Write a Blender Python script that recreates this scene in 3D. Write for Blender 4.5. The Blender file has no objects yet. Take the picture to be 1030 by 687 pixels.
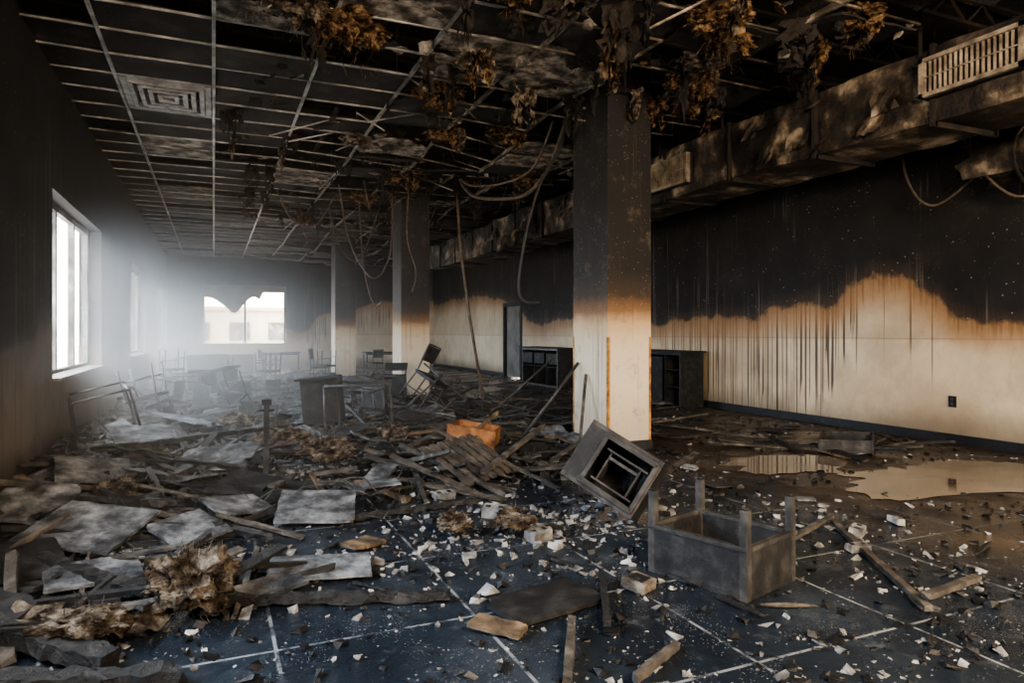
import bpy, math, random
from mathutils import Vector, Matrix, noise, Euler
R = random.Random(7)
scene = bpy.context.scene
CEIL = 4.5; DECK = 5.35
XL, XR, YF, YB = -1.68, 9.2, 30.0, -2.6

# ------------------------------------------------------------------ node helpers
class NT:
    def __init__(s, name):
        s.m = bpy.data.materials.new(name); s.m.use_nodes = True
        s.t = s.m.node_tree; s.t.nodes.clear()
        s.out = s.n('ShaderNodeOutputMaterial')
    def n(s, typ, **k):
        nd = s.t.nodes.new(typ)
        for a, b in k.items(): setattr(nd, a, b)
        return nd
    def put(s, inp, v):
        if isinstance(v, bpy.types.NodeSocket): s.t.links.new(v, inp)
        elif v is not None:
            if isinstance(v, (tuple, list)) and inp.type == 'RGBA' and len(v) == 3: v = (*v, 1)
            inp.default_value = v
    def math(s, op, a, b=None, c=None, clamp=False):
        nd = s.n('ShaderNodeMath', operation=op, use_clamp=clamp)
        s.put(nd.inputs[0], a); s.put(nd.inputs[1], b)
        if c is not None: s.put(nd.inputs[2], c)
        return nd.outputs[0]
    def sstep(s, v, a, b, ta=0., tb=1.):
        nd = s.n('ShaderNodeMapRange', interpolation_type='SMOOTHSTEP')
        s.put(nd.inputs[0], v); s.put(nd.inputs[1], a); s.put(nd.inputs[2], b); s.put(nd.inputs[3], ta); s.put(nd.inputs[4], tb)
        return nd.outputs[0]
    def noise(s, scale, detail=4, rough=.55, vec=None, dist=0.):
        nd = s.n('ShaderNodeTexNoise')
        s.put(nd.inputs['Scale'], scale); s.put(nd.inputs['Detail'], detail); s.put(nd.inputs['Roughness'], rough); s.put(nd.inputs['Distortion'], dist)
        s.put(nd.inputs['Vector'], vec if vec is not None else s.pos())
        return nd.outputs[0]
    def vor(s, scale, vec=None, feature='F1', out='Distance'):
        nd = s.n('ShaderNodeTexVoronoi', feature=feature)
        s.put(nd.inputs['Scale'], scale); s.put(nd.inputs['Vector'], vec if vec is not None else s.pos())
        return nd.outputs[out]
    def ramp(s, fac, stops):
        nd = s.n('ShaderNodeValToRGB'); e = nd.color_ramp.elements
        while len(e) < len(stops): e.new(.5)
        for i, (p, c) in enumerate(stops):
            e[i].position = p; e[i].color = (*c, 1) if len(c) == 3 else c
        s.put(nd.inputs[0], fac); return nd.outputs[0]
    def mix(s, fac, a, b, blend='MIX'):
        nd = s.n('ShaderNodeMix', data_type='RGBA', blend_type=blend)
        s.put(nd.inputs[0], fac); s.put(nd.inputs[6], a); s.put(nd.inputs[7], b)
        return nd.outputs[2]
    def pos(s):
        if not hasattr(s, '_p'): s._p = s.n('ShaderNodeNewGeometry').outputs['Position']
        return s._p
    def sep(s, v=None):
        nd = s.n('ShaderNodeSeparateXYZ'); s.put(nd.inputs[0], v if v is not None else s.pos()); return nd.outputs
    def comb(s, x, y, z):
        nd = s.n('ShaderNodeCombineXYZ'); s.put(nd.inputs[0], x); s.put(nd.inputs[1], y); s.put(nd.inputs[2], z); return nd.outputs[0]
    def curve(s, v, pts):
        nd = s.n('ShaderNodeFloatCurve'); c = nd.mapping.curves[0]
        pts = sorted(pts)
        c.points[0].location = pts[0]; c.points[1].location = pts[-1]
        for p in pts[1:-1]: c.points.new(*p)
        nd.mapping.update(); s.put(nd.inputs['Value'], v); return nd.outputs[0]
    def bump(s, h, strength=.5, dist=.02):
        nd = s.n('ShaderNodeBump'); s.put(nd.inputs['Strength'], strength); s.put(nd.inputs['Distance'], dist); s.put(nd.inputs['Height'], h)
        return nd.outputs[0]
    def bsdf(s, color, rough=.8, normal=None, metal=0., spec=.4):
        nd = s.n('ShaderNodeBsdfPrincipled')
        s.put(nd.inputs['Base Color'], color); s.put(nd.inputs['Roughness'], rough); s.put(nd.inputs['Metallic'], metal)
        s.put(nd.inputs['Specular IOR Level'], spec)
        if normal is not None: s.put(nd.inputs['Normal'], normal)
        s.put(s.out.inputs['Surface'], nd.outputs[0]); return s.m

def simple(name, stops, scale=4, rough=.8, bump=.5, bdist=.01, metal=0., spec=.4, detail=6, bscale=None):
    t = NT(name); f = t.noise(scale, detail, .6)
    c = t.ramp(f, stops)
    return t.bsdf(c, rough, t.bump(t.noise(bscale or scale*6, 6, .65), bump, bdist), metal, spec)

def soot_wall(name, axis, prof, drips=1., clean=((.42, .325, .22), (.56, .45, .315)), amp=.35, panel=0., black=(.007, .006, .0055), tan=(.27, .14, .055), dripzone=None):
    t = NT(name); o = t.sep(); s_ = o[axis]; z = o[2]
    zb = t.math('MULTIPLY', t.curve(t.math('DIVIDE', s_, 30.), [(a/30., b/5.) for a, b in prof]), 5.)
    n1 = t.noise(1.1, 5, .6, t.comb(t.math('MULTIPLY', s_, 1.0), 3.3, t.math('MULTIPLY', z, .6)))
    zb = t.math('ADD', zb, t.math('MULTIPLY', t.math('SUBTRACT', n1, .5), amp*2))
    base = t.mix(t.sstep(t.noise(.8, 6, .65), .35, .65), clean[0], clean[1])
    stain = t.noise(3, 6, .7, t.comb(t.math('MULTIPLY', s_, 1.6), 0., t.math('MULTIPLY', z, .6)))
    base = t.mix(t.sstep(stain, .5, .75, 0., .35), base, tuple(c*.5 for c in clean[0]))
    blot = t.noise(2.2, 8, .7)
    base = t.mix(t.sstep(blot, .57, .74, 0., .4), base, tuple(c*.4 for c in clean[0]))
    # painted dado: slightly cleaner below the rail line
    base = t.mix(t.sstep(z, 1.36, 1.46, 0., .25), base, (.22, .15, .085))
    seam = t.math('LESS_THAN', t.math('ABSOLUTE', t.math('SUBTRACT', z, 1.42)), .012)
    base = t.mix(t.math('MULTIPLY', seam, .35), base, (.15, .1, .07))
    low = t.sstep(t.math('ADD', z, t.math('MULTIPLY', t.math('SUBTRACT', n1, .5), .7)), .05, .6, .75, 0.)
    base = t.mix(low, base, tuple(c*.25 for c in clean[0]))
    if panel:
        fr = t.math('FRACT', t.math('DIVIDE', s_, panel))
        base = t.mix(t.math('MULTIPLY', t.math('LESS_THAN', fr, .03), .6), base, (.02, .018, .015))
    dz = t.math('SUBTRACT', z, zb)
    dn = t.noise(1., 3, .6, t.comb(t.math('MULTIPLY', s_, 22.), 7.1, t.math('MULTIPLY', z, .10)))
    dl = t.noise(1., 1, .5, t.comb(t.math('MULTIPLY', s_, 13.), 2.2, 0.))
    if dripzone:
        a, b = dripzone
        reg = t.math('ADD', .5, t.math('MULTIPLY', t.math('MULTIPLY', t.sstep(s_, a-.4, a+.8), t.sstep(s_, b-1., b+1., 1., 0.)), 3.3))
    else:
        reg = t.sstep(t.noise(.55, 1, .5, t.comb(s_, 9., 0.)), .40, .62, .8, 3.0)
    within = t.sstep(t.math('ADD', dz, t.math('MULTIPLY', t.math('MULTIPLY', dl, reg), drips)), 0., .3)
    dm = t.math('MULTIPLY', t.sstep(dn, .51, .55), within)
    base = t.mix(t.math('MULTIPLY', dm, .92*min(1, drips)), base, (.035, .021, .011))
    # a few very long single runs
    d2 = t.noise(1., 2, .5, t.comb(t.math('MULTIPLY', s_, 9.), 17.1, t.math('MULTIPLY', z, .05)))
    w2 = t.sstep(t.math('ADD', dz, t.math('MULTIPLY', t.noise(1.3, 1, .5, t.comb(s_, 4., 0.)), 2.3)), 0., .5)
    base = t.mix(t.math('MULTIPLY', t.math('MULTIPLY', t.sstep(d2, .645, .67), w2), .75), base, (.05, .032, .018))
    fine = t.math('ADD', dz, t.math('MULTIPLY', t.math('SUBTRACT', t.noise(9, 6, .7), .5), .16))
    soot = t.ramp(t.sstep(fine, -.30, .34), [(0, (0, 0, 0)), (.45, (.25, .25, .25)), (.62, (.9, .9, .9)), (1, (1, 1, 1))])
    tan_edge = t.mix(t.sstep(fine, -.65, -.02, 0., .8), base, tan)  # brown-tan transition colour below the soot boundary
    bn = t.noise(1.4, 6, .65)
    blk = t.ramp(bn, [(.3, black), (.6, tuple(c*2.1 for c in black)), (.8, tuple(c*5 for c in black))])
    st = t.noise(1., 4, .6, t.comb(t.math('MULTIPLY', s_, 14.), 1., t.math('MULTIPLY', z, .22)))
    stm = t.math('MULTIPLY', t.sstep(st, .56, .66, 0., .6), t.sstep(t.noise(.6, 2), .43, .56))
    blk = t.mix(stm, blk, (.15, .125, .10))
    sp = t.math('LESS_THAN', t.vor(9.), .10)
    sp = t.math('MULTIPLY', sp, t.math('GREATER_THAN', t.noise(2.2, 3), .47))
    blk = t.mix(t.math('MULTIPLY', sp, .6), blk, (.30, .26, .22))
    sp2 = t.math('MULTIPLY', t.math('LESS_THAN', t.vor(24.), .13), t.math('GREATER_THAN', t.noise(1.7, 4), .53))
    blk = t.mix(t.math('MULTIPLY', sp2, .45), blk, (.24, .2, .16))
    col = t.mix(soot, tan_edge, blk)
    h = t.math('ADD', t.noise(5, 8, .7), t.math('MULTIPLY', t.noise(40, 4), .4))
    return t.bsdf(col, t.sstep(dz, -.3, .4, .55, .72), t.bump(h, .35, .02), 0., .3)

# ------------------------------------------------------------------ materials
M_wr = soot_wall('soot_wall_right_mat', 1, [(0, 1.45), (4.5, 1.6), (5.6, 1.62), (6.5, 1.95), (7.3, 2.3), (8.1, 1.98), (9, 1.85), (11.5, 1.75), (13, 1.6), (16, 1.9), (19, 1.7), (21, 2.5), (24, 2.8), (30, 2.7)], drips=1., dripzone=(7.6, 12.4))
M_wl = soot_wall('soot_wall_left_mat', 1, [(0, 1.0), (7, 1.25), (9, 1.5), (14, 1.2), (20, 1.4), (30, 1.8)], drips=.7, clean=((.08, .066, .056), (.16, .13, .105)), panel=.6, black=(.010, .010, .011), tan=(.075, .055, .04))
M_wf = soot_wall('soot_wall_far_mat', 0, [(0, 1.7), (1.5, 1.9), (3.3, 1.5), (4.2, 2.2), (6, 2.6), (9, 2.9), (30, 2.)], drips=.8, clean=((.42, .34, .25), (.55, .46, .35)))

def column_mat():
    t = NT('column_plaster_mat'); o = t.sep(); z = o[2]
    n1 = t.noise(3., 5, .6)
    zz = t.math('ADD', z, t.math('MULTIPLY', t.math('SUBTRACT', n1, .5), .22))
    c = t.ramp(t.sstep(zz, 0., 4.), [(0, (.40, .335, .26)), (.10, (.54, .46, .35)), (.25, (.53, .44, .325)), (.36, (.43, .30, .175)), (.42, (.17, .09, .042)), (.50, (.035, .022, .014)), (.62, (.010, .008, .007)), (1, (.008, .007, .007))])
    st = t.noise(1., 5, .6, t.comb(t.math('MULTIPLY', o[0], 18.), t.math('MULTIPLY', o[1], 18.), t.math('MULTIPLY', z, .5)))
    c = t.mix(t.sstep(st, .56, .7, 0., .55), c, (.05, .032, .02))
    c = t.mix(t.sstep(t.noise(4, 8, .7), .55, .72, 0., .5), c, (.12, .085, .055))
    sp = t.math('MULTIPLY', t.math('LESS_THAN', t.vor(22.), .13), t.math('GREATER_THAN', t.noise(5, 3), .48))
    c = t.mix(t.math('MULTIPLY', sp, .7), c, (.26, .21, .16))
    return t.bsdf(c, .7, t.bump(t.noise(14, 8, .7), .3, .015))
M_col = column_mat()
M_rust = simple('rusty_corner_guard_mat', [(.3, (.03, .015, .006)), (.5, (.30, .14, .03)), (.7, (.50, .30, .10))], 9, .6, .4)

def floor_mat():
    t = NT('burnt_floor_mat'); o = t.sep(); x, y = o[0], o[1]
    f = t.noise(1.2, 8, .65)
    blue = t.ramp(f, [(.3, (.006, .0085, .013)), (.52, (.012, .018, .027)), (.72, (.032, .041, .053))])
    brown = t.ramp(t.noise(.9, 7, .6), [(.3, (.010, .008, .0065)), (.5, (.028, .020, .014)), (.66, (.085, .060, .038)), (.8, (.15, .11, .07))])
    side = t.sstep(t.math('ADD', x, t.math('MULTIPLY', t.math('SUBTRACT', t.noise(.7, 4), .5), 3.)), 3.9, 6.0)
    c = t.mix(side, blue, brown)
    def line(v, off):
        fr = t.math('FRACT', t.math('ADD', v, off))
        return t.math('LESS_THAN', t.math('ABSOLUTE', t.math('SUBTRACT', fr, .5)), .009)
    ln = t.math('MAXIMUM', line(x, .23), line(y, .1))
    ln = t.math('MULTIPLY', ln, t.sstep(t.noise(4.5, 6, .7), .40, .55, .08, .9))
    ln = t.math('MULTIPLY', ln, t.math('SUBTRACT', 1., t.math('MULTIPLY', side, .85)))
    ash = t.sstep(t.noise(3.2, 9, .75), .54, .70, 0., .5)
    c = t.mix(ash, c, t.mix(side, (.085, .10, .12), (.11, .08, .055)))
    c = t.mix(ln, c, (.20, .215, .23))
    sp = t.math('MULTIPLY', t.math('LESS_THAN', t.vor(26.), .15), t.math('GREATER_THAN', t.noise(3.5, 5, .7), .53))
    c = t.mix(t.math('MULTIPLY', sp, .7), c, (.30, .30, .29))
    sp3 = t.math('MULTIPLY', t.math('LESS_THAN', t.vor(60.), .2), t.math('GREATER_THAN', t.noise(2.5, 5, .7), .50))
    c = t.mix(t.math('MULTIPLY', sp3, .6), c, (.22, .22, .22))
    h = t.math('ADD', t.noise(7, 9, .7), t.math('MULTIPLY', t.noise(60, 4), .35))
    rg = t.sstep(t.noise(1.1, 4), .42, .62, .2, .6)
    return t.bsdf(c, rg, t.bump(h, .4, .025), 0., .5)
M_floor = floor_mat()

def rubble_mat():
    t = NT('ash_rubble_mat')
    cell = t.vor(16., out='Color')
    f = t.math('ADD', t.math('MULTIPLY', t.sep(cell)[0], .5), t.math('MULTIPLY', t.noise(6, 7, .7), .5))
    c = t.ramp(f, [(.3, (.005, .005, .006)), (.52, (.015, .0145, .016)), (.63, (.05, .047, .045)), (.75, (.20, .20, .2))])
    h = t.math('ADD', t.noise(14, 8, .75), t.math('MULTIPLY', t.vor(14.), .8))
    return t.bsdf(c, .8, t.bump(h, .9, .05))
M_rub = rubble_mat()

M_char = simple('charred_wood_mat', [(.3, (.005, .005, .0055)), (.55, (.014, .0135, .0135)), (.75, (.055, .052, .05))], 9, .6, .9, .03, bscale=30)
M_greywood = simple('ashen_wood_mat', [(.3, (.018, .016, .015)), (.5, (.05, .044, .038)), (.72, (.14, .122, .105))], 7, .8, .6, .015)
M_tanwood = simple('scorched_plywood_mat', [(.35, (.02, .015, .010)), (.5, (.10, .07, .042)), (.72, (.28, .20, .125))], 7, .75, .5)
M_orange = simple('orange_wood_mat', [(.35, (.03, .013, .005)), (.48, (.17, .068, .020)), (.7, (.36, .17, .06))], 6, .55, .4)
M_tile = simple('sooty_plaster_board_mat', [(.34, (.012, .013, .016)), (.45, (.05, .054, .062)), (.57, (.15, .16, .172)), (.69, (.30, .312, .325)), (.82, (.48, .49, .50))], 5.5, .9, .8, .02, bscale=40, detail=9)
M_tiled = simple('burnt_ceiling_tile_mat', [(.32, (.004, .0035, .003)), (.5, (.011, .0095, .009)), (.66, (.034, .030, .027)), (.82, (.10, .085, .07))], 2.6, .9, .8, .02, bscale=30)
M_tilel = simple('ashy_ceiling_tile_mat', [(.36, (.015, .013, .011)), (.47, (.08, .068, .056)), (.58, (.24, .215, .185)), (.72, (.42, .39, .34))], 5.5, .9, .9, .03, bscale=25, detail=9)
M_ins = simple('glass_wool_mat', [(.36, (.02, .016, .012)), (.47, (.07, .055, .043)), (.58, (.21, .178, .142)), (.74, (.42, .38, .325))], 11, 1., 1., .06, bscale=55, spec=.05)
M_inso = simple('scorched_insulation_mat', [(.38, (.012, .0085, .006)), (.49, (.08, .050, .027)), (.59, (.25, .16, .09)), (.74, (.48, .36, .24))], 13, 1., 1., .06, bscale=60, spec=.05)
M_metal = simple('sooty_steel_mat', [(.3, (.02, .02, .021)), (.6, (.06, .06, .06)), (.8, (.16, .14, .12))], 14, .5, .4, .005, metal=.4)
def grid_mat():
    t = NT('ceiling_grid_steel_mat'); x = t.sep()[0]
    c = t.ramp(t.noise(3.5, 6, .6), [(.3, (.06, .06, .06)), (.5, (.22, .22, .215)), (.7, (.50, .50, .49))])
    burnt = t.ramp(t.noise(4.5, 6, .6), [(.3, (.02, .017, .014)), (.5, (.09, .075, .06)), (.68, (.36, .31, .26))])
    return t.bsdf(t.mix(t.sstep(t.math('ADD', x, t.noise(.8, 3)), 1.5, 4.), c, burnt), .5, t.bump(t.noise(30, 5), .3, .004), .2)
M_grid = grid_mat()
M_cab = simple('scorched_cabinet_mat', [(.3, (.007, .007, .008)), (.5, (.014, .014, .015)), (.68, (.034, .033, .033)), (.85, (.10, .094, .085))], 8, .65, .5, .01, spec=.25)
M_duct = simple('burnt_duct_wrap_mat', [(.38, (.005, .004, .0035)), (.49, (.022, .017, .013)), (.56, (.07, .054, .039)), (.64, (.25, .20, .148)), (.78, (.43, .38, .31))], 2.4, .6, .8, .03, metal=.15, bscale=16, detail=9)
M_plenum = simple('plenum_soot_mat', [(.3, (.005, .004, .004)), (.55, (.014, .011, .009)), (.72, (.042, .028, .018)), (.86, (.12, .078, .045))], 2.2, .9, .9, .04, bscale=12)
M_white = simple('plaster_chip_mat', [(.32, (.04, .04, .042)), (.45, (.12, .12, .122)), (.58, (.27, .27, .268)), (.72, (.45, .44, .425))], 6, .9, .3)
M_black = simple('charcoal_mat', [(.3, (.003, .003, .0035)), (.7, (.012, .012, .0135)), (.85, (.05, .05, .05))], 9, .5, .6)
M_frame = simple('window_frame_paint_mat', [(.3, (.02, .018, .017)), (.5, (.10, .095, .09)), (.7, (.28, .28, .28))], 3, .6, .2)
M_vent = simple('vent_paint_mat', [(.3, (.04, .033, .027)), (.5, (.15, .125, .10)), (.7, (.30, .26, .21))], 6, .6, .2)
M_cable = simple('burnt_cable_mat', [(.3, (.03, .02, .014)), (.6, (.10, .075, .055)), (.8, (.22, .17, .12))], 8, .7, .3)
M_cblack = simple('black_cable_mat', [(.3, (.005, .005, .005)), (.8, (.02, .02, .02))], 8, .6, .3)
M_door = simple('scorched_door_mat', [(.3, (.05, .045, .04)), (.5, (.12, .105, .09)), (.75, (.20, .17, .14))], 1.6, .6, .3)
M_cloth = simple('burnt_blind_mat', [(.3, (.03, .018, .01)), (.55, (.14, .08, .045)), (.8, (.26, .17, .1))], 2.5, .9, .3)
M_ground = simple('outdoor_ground_mat', [(.3, (.35, .34, .33)), (.7, (.55, .54, .52))], .3, .9, .3)
M_bldg = simple('outdoor_building_mat', [(.3, (.42, .36, .28)), (.7, (.55, .48, .38))], .4, .9, .2)
def puddle_mat():
    t = NT('muddy_water_mat')
    c = t.ramp(t.noise(1.7, 6, .6), [(.3, (.04, .030, .020)), (.6, (.16, .12, .08))])
    return t.bsdf(c, t.sstep(t.noise(2.4, 4), .45, .65, .02, .12), t.bump(t.noise(3, 3), .03, .01), 0., 1.)
M_pud = puddle_mat()

# ------------------------------------------------------------------ mesh builder
I3 = Matrix.Identity(3)
def RX(a): return Matrix.Rotation(math.radians(a), 3, 'X')
def RY(a): return Matrix.Rotation(math.radians(a), 3, 'Y')
def RZ(a): return Matrix.Rotation(math.radians(a), 3, 'Z')
class MB:
    def __init__(s): s.v = []; s.f = []; s.mi = []; s.sm = []
    def add(s, vs, fs, mat=0, sm=False):
        b = len(s.v); s.v += [Vector(v) for v in vs]
        for f in fs: s.f.append([i+b for i in f]); s.mi.append(mat); s.sm.append(sm)
    def box(s, c, size, rot=I3, mat=0, jit=0.):
        c = Vector(c); hx, hy, hz = [a/2 for a in size]; vs = []
        for dx in (-hx, hx):
            for dy in (-hy, hy):
                for dz in (-hz, hz):
                    p = Vector((dx, dy, dz))
                    if jit: p += Vector([R.uniform(-jit, jit) for _ in range(3)])
                    vs.append(c + rot @ p)
        s.add(vs, [(0, 1, 3, 2), (4, 6, 7, 5), (0, 4, 5, 1), (2, 3, 7, 6), (0, 2, 6, 4), (1, 5, 7, 3)], mat)
    def bb(s, x0, x1, y0, y1, z0, z1, mat=0):
        s.box(((x0+x1)/2, (y0+y1)/2, (z0+z1)/2), (x1-x0, y1-y0, z1-z0), mat=mat)
    def beam(s, p0, p1, w, t, mat=0, seg=1, jit=0., roll=0.):
        p0 = Vector(p0); p1 = Vector(p1); d = (p1-p0); L = d.length; d.normalize()
        up = Vector((0, 0, 1)) if abs(d.z) < .95 else Vector((1, 0, 0))
        sx = d.cross(up).normalized(); uz = sx.cross(d).normalized()
        q = Matrix.Rotation(roll, 3, d); sx = q @ sx; uz = q @ uz
        vs = []; fs = []
        for i in range(seg+1):
            c = p0.lerp(p1, i/seg)
            for a, b in ((-1, -1), (1, -1), (1, 1), (-1, 1)):
                p = c + sx*(a*w/2) + uz*(b*t/2)
                if jit: p += Vector([R.uniform(-jit, jit) for _ in range(3)])
                if jit and i in (0, seg): p += d*R.uniform(-jit, jit)*3
                vs.append(p)
        for i in range(seg):
            for k in range(4):
                k2 = (k+1) % 4; fs.append((i*4+k, i*4+k2, i*4+4+k2, i*4+4+k))
        fs.append((3, 2, 1, 0)); e = seg*4; fs.append((e, e+1, e+2, e+3))
        s.add(vs, fs, mat)
    def tube(s, pts, r, n=8, mat=0, jit=0., cap=True):
        pts = [Vector(p) for p in pts]; vs = []; fs = []; prev = None
        for i, p in enumerate(pts):
            d = (pts[min(i+1, len(pts)-1)] - pts[max(i-1, 0)]).normalized()
            if prev is None:
                ref = Vector((0, 0, 1)) if abs(d.z) < .9 else Vector((1, 0, 0))
                a = d.cross(ref).normalized()
            else:
                a = (prev - d*prev.dot(d)).normalized()
            b = d.cross(a); prev = a
            for k in range(n):
                t = 2*math.pi*k/n; rr = r*(1+R.uniform(-jit, jit))
                vs.append(p + (a*math.cos(t)+b*math.sin(t))*rr)
        for i in range(len(pts)-1):
            for k in range(n):
                k2 = (k+1) % n; fs.append((i*n+k, i*n+k2, (i+1)*n+k2, (i+1)*n+k))
        if cap:
            fs.append(tuple(range(n))[::-1]); fs.append(tuple((len(pts)-1)*n+k for k in range(n)))
        s.add(vs, fs, mat, True)
    def slab(s, w, l, th, c, rot=I3, mat=0, rag=.02, breaks=0., n=7):
        pts = []
        def edge(a, b):
            for i in range(n):
                t = i/n; pts.append([a[0]+(b[0]-a[0])*t+R.uniform(-rag, rag), a[1]+(b[1]-a[1])*t+R.uniform(-rag, rag)])
        C = [(-w/2, -l/2), (w/2, -l/2), (w/2, l/2), (-w/2, l/2)]
        if breaks > 0:
            k = R.randrange(4); cx, cy = C[k]
            a = (cx*(1-breaks*R.uniform(.6, 1.4)), cy); b = (cx, cy*(1-breaks*R.uniform(.6, 1.4)))
            C[k:k+1] = [b, a] if k % 2 == 0 else [a, b]
        for i in range(len(C)): edge(C[i], C[(i+1) % len(C)])
        c = Vector(c); m = len(pts)
        vs = [c + rot @ Vector((x, y, -th/2)) for x, y in pts] + [c + rot @ Vector((x, y, th/2)) for x, y in pts]
        fs = [tuple(range(m))[::-1], tuple(range(m, 2*m))] + [(i, (i+1) % m, m+(i+1) % m, m+i) for i in range(m)]
        s.add(vs, fs, mat)
    def obj(s, name, mats, rot=None, loc=None, ground=None, bevel=0.):
        """build the mesh; rot/loc are applied, 'ground' drops the lowest point to that height"""
        vs = s.v
        if rot is not None: vs = [rot @ v for v in vs]
        if loc is None:
            n = len(vs); cx = sum(v.x for v in vs)/n; cy = sum(v.y for v in vs)/n; z0 = min(v.z for v in vs)
            org = Vector((cx, cy, z0)); vs = [v-org for v in vs]
        else:
            org = Vector(loc)
            if ground is not None:
                z0 = min(v.z for v in vs); vs = [v-Vector((0, 0, z0)) for v in vs]; org.z = ground
        me = bpy.data.meshes.new(name); me.from_pydata([tuple(v) for v in vs], [], s.f); me.validate()
        for m in mats: me.materials.append(m)
        for p, mi, sm in zip(me.polygons, s.mi, s.sm): p.material_index = mi; p.use_smooth = sm
        me.update()
        ob = bpy.data.objects.new(name, me); scene.collection.objects.link(ob); ob.location = org
        if bevel:
            b = ob.modifiers.new('bevel', 'BEVEL'); b.width = bevel; b.segments = 2; b.limit_method = 'ANGLE'
        return ob

# ------------------------------------------------------------------ room shell
def wall_open(name, axis, f0, f1, s0, s1, h, opens, mat):
    mb = MB()
    cuts = sorted({s0, s1} | {o[0] for o in opens} | {o[1] for o in opens})
    def put(a, b, z0, z1):
        if z1-z0 < 1e-4: return
        if axis == 'Y': mb.bb(f0, f1, a, b, z0, z1)
        else: mb.bb(a, b, f0, f1, z0, z1)
    for a, b in zip(cuts[:-1], cuts[1:]):
        op = [o for o in opens if o[0] <= a+1e-6 and o[1] >= b-1e-6]
        if op: put(a, b, 0, op[0][2]); put(a, b, op[0][3], h)
        else: put(a, b, 0, h)
    return mb.obj(name, [mat])
WL = [(1.5, 4.7, .95, 3.15), (9.2, 12.9, .95, 3.15), (17.2, 20.8, .95, 3.1), (24.5, 27.5, .95, 3.1)]
WFAR = (-.42, 2.78, 1.0, 3.45)
WFRONT = (5.4, 8.6, .25, 3.0)  # unseen opening behind the camera, sized for how much light it lets in
DOOR = (20.3, 21.7, 0., 2.45)
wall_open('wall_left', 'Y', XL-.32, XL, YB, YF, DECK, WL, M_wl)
wall_open('wall_right', 'Y', XR, XR+.25, YB, YF, DECK, [DOOR], M_wr)
wall_open('wall_far', 'X', YF, YF+.3, XL-.32, XR+.25, DECK, [WFAR], M_wf)
wall_open('wall_front', 'X', YB-.3, YB, XL-.32, XR+.25, DECK, [WFRONT], M_wf)
mb = MB(); mb.bb(XL-.32, XR+.25, YB-.3, YF+.3, -.12, 0); mb.obj('floor', [M_floor])
mb = MB(); mb.bb(XL-.32, XR+.25, YB-.3, YF+.3, DECK, DECK+.15); mb.obj('ceiling', [M_plenum])
mb = MB(); mb.bb(XR-.02, XR, YB, DOOR[0]-.1, 0, .13); mb.bb(XR-.02, XR, DOOR[1]+.1, YF, 0, .13); mb.obj('baseboard_right', [M_black])
mb = MB(); mb.bb(XL, XL+.02, YB, YF, 0, .13); mb.obj('baseboard_left', [M_black])

def window(name, axis, f, op, nm, face):
    """f = plane of the sash, face = room-side wall face"""
    a, b, z0, z1 = op; mb = MB(); w = .08; d = .08
    def bx(s0, s1, q0, q1, dd=d):
        if axis == 'Y': mb.bb(f-dd/2, f+dd/2, s0, s1, q0, q1)
        else: mb.bb(s0, s1, f-dd/2, f+dd/2, q0, q1)
    bx(a, a+w, z0, z1); bx(b-w, b, z0, z1); bx(a+w, b-w, z0, z0+w); bx(a+w, b-w, z1-w, z1)
    for i in range(1, nm+1):
        s = a+(b-a)*i/(nm+1); bx(s-w/2, s+w/2, z0+w, z1-w)
    sg = 1 if face > f else -1
    q0, q1 = sorted((f+sg*.05, face+sg*.08))
    if axis == 'Y': mb.bb(q0, q1, a+.005, b-.005, z0, z0+.035)
    else: mb.bb(a+.005, b-.005, q0, q1, z0, z0+.035)
    return mb.obj(name, [M_frame])
for i, o in enumerate(WL): window('window_%d' % (i+1), 'Y', XL-.22, o, 2, XL)
window('window_5', 'X', YF+.2, WFAR, 1, YF)
window('window_6', 'X', YB-.2, WFRONT, 2, YB)

# door
mb = MB(); y0, y1, _, zt = DOOR
mb.bb(XR+.06, XR+.11, y0+.05, y1-.05, 0.01, zt-.05, 0)
mb.bb(XR-.03, XR+.12, y0-.08, y0+.05, 0, zt+.08, 1); mb.bb(XR-.03, XR+.12, y1-.05, y1+.08, 0, zt+.08, 1); mb.bb(XR-.03, XR+.12, y0+.05, y1-.05, zt-.05, zt+.08, 1)
for q0, q1 in ((.25, 1.05), (1.25, 2.2)): mb.bb(XR+.045, XR+.06, y0+.25, y1-.25, q0, q1, 0)
mb.tube([(XR+.0, y0+.15, 1.05), (XR+.0, y0+.3, 1.05)], .015, mat=2); mb.tube([(XR+.06, y0+.15, 1.05), (XR+.0, y0+.15, 1.05)], .012, mat=2)
mb.obj('door_1', [M_door, M_cab, M_metal])

# columns
def column(x0, x1, y0, y1, guards):
    mb = MB(); mb.bb(x0, x1, y0, y1, 0, DECK)
    mb.bb(x0-.015, x1+.015, y0-.015, y1+.015, 0, .12, 2)
    if guards:
        for cx, sx in ((x0, 1), (x1, -1)):
            for cy, sy in ((y0, 1), (y1, -1)):
                zt = 1.45
                mb.bb(min(cx, cx+sx*.028)-.004, max(cx, cx+sx*.028)+.004, cy-.004 if sy > 0 else cy, cy if sy > 0 else cy+.004, .12, zt, 1)
                mb.bb(cx-.004 if sx > 0 else cx, cx if sx > 0 else cx+.004, min(cy, cy+sy*.028)-.004, max(cy, cy+sy*.028)+.004, .12, zt, 1)
    return mb.obj('structural_column', [M_col, M_rust, M_black])
column(4.55, 5.2, 7.4, 8.3, True)
column(3.82, 4.47, 14.9, 15.7, False)
column(3.58, 4.23, 22.4, 23.2, False)

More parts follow.
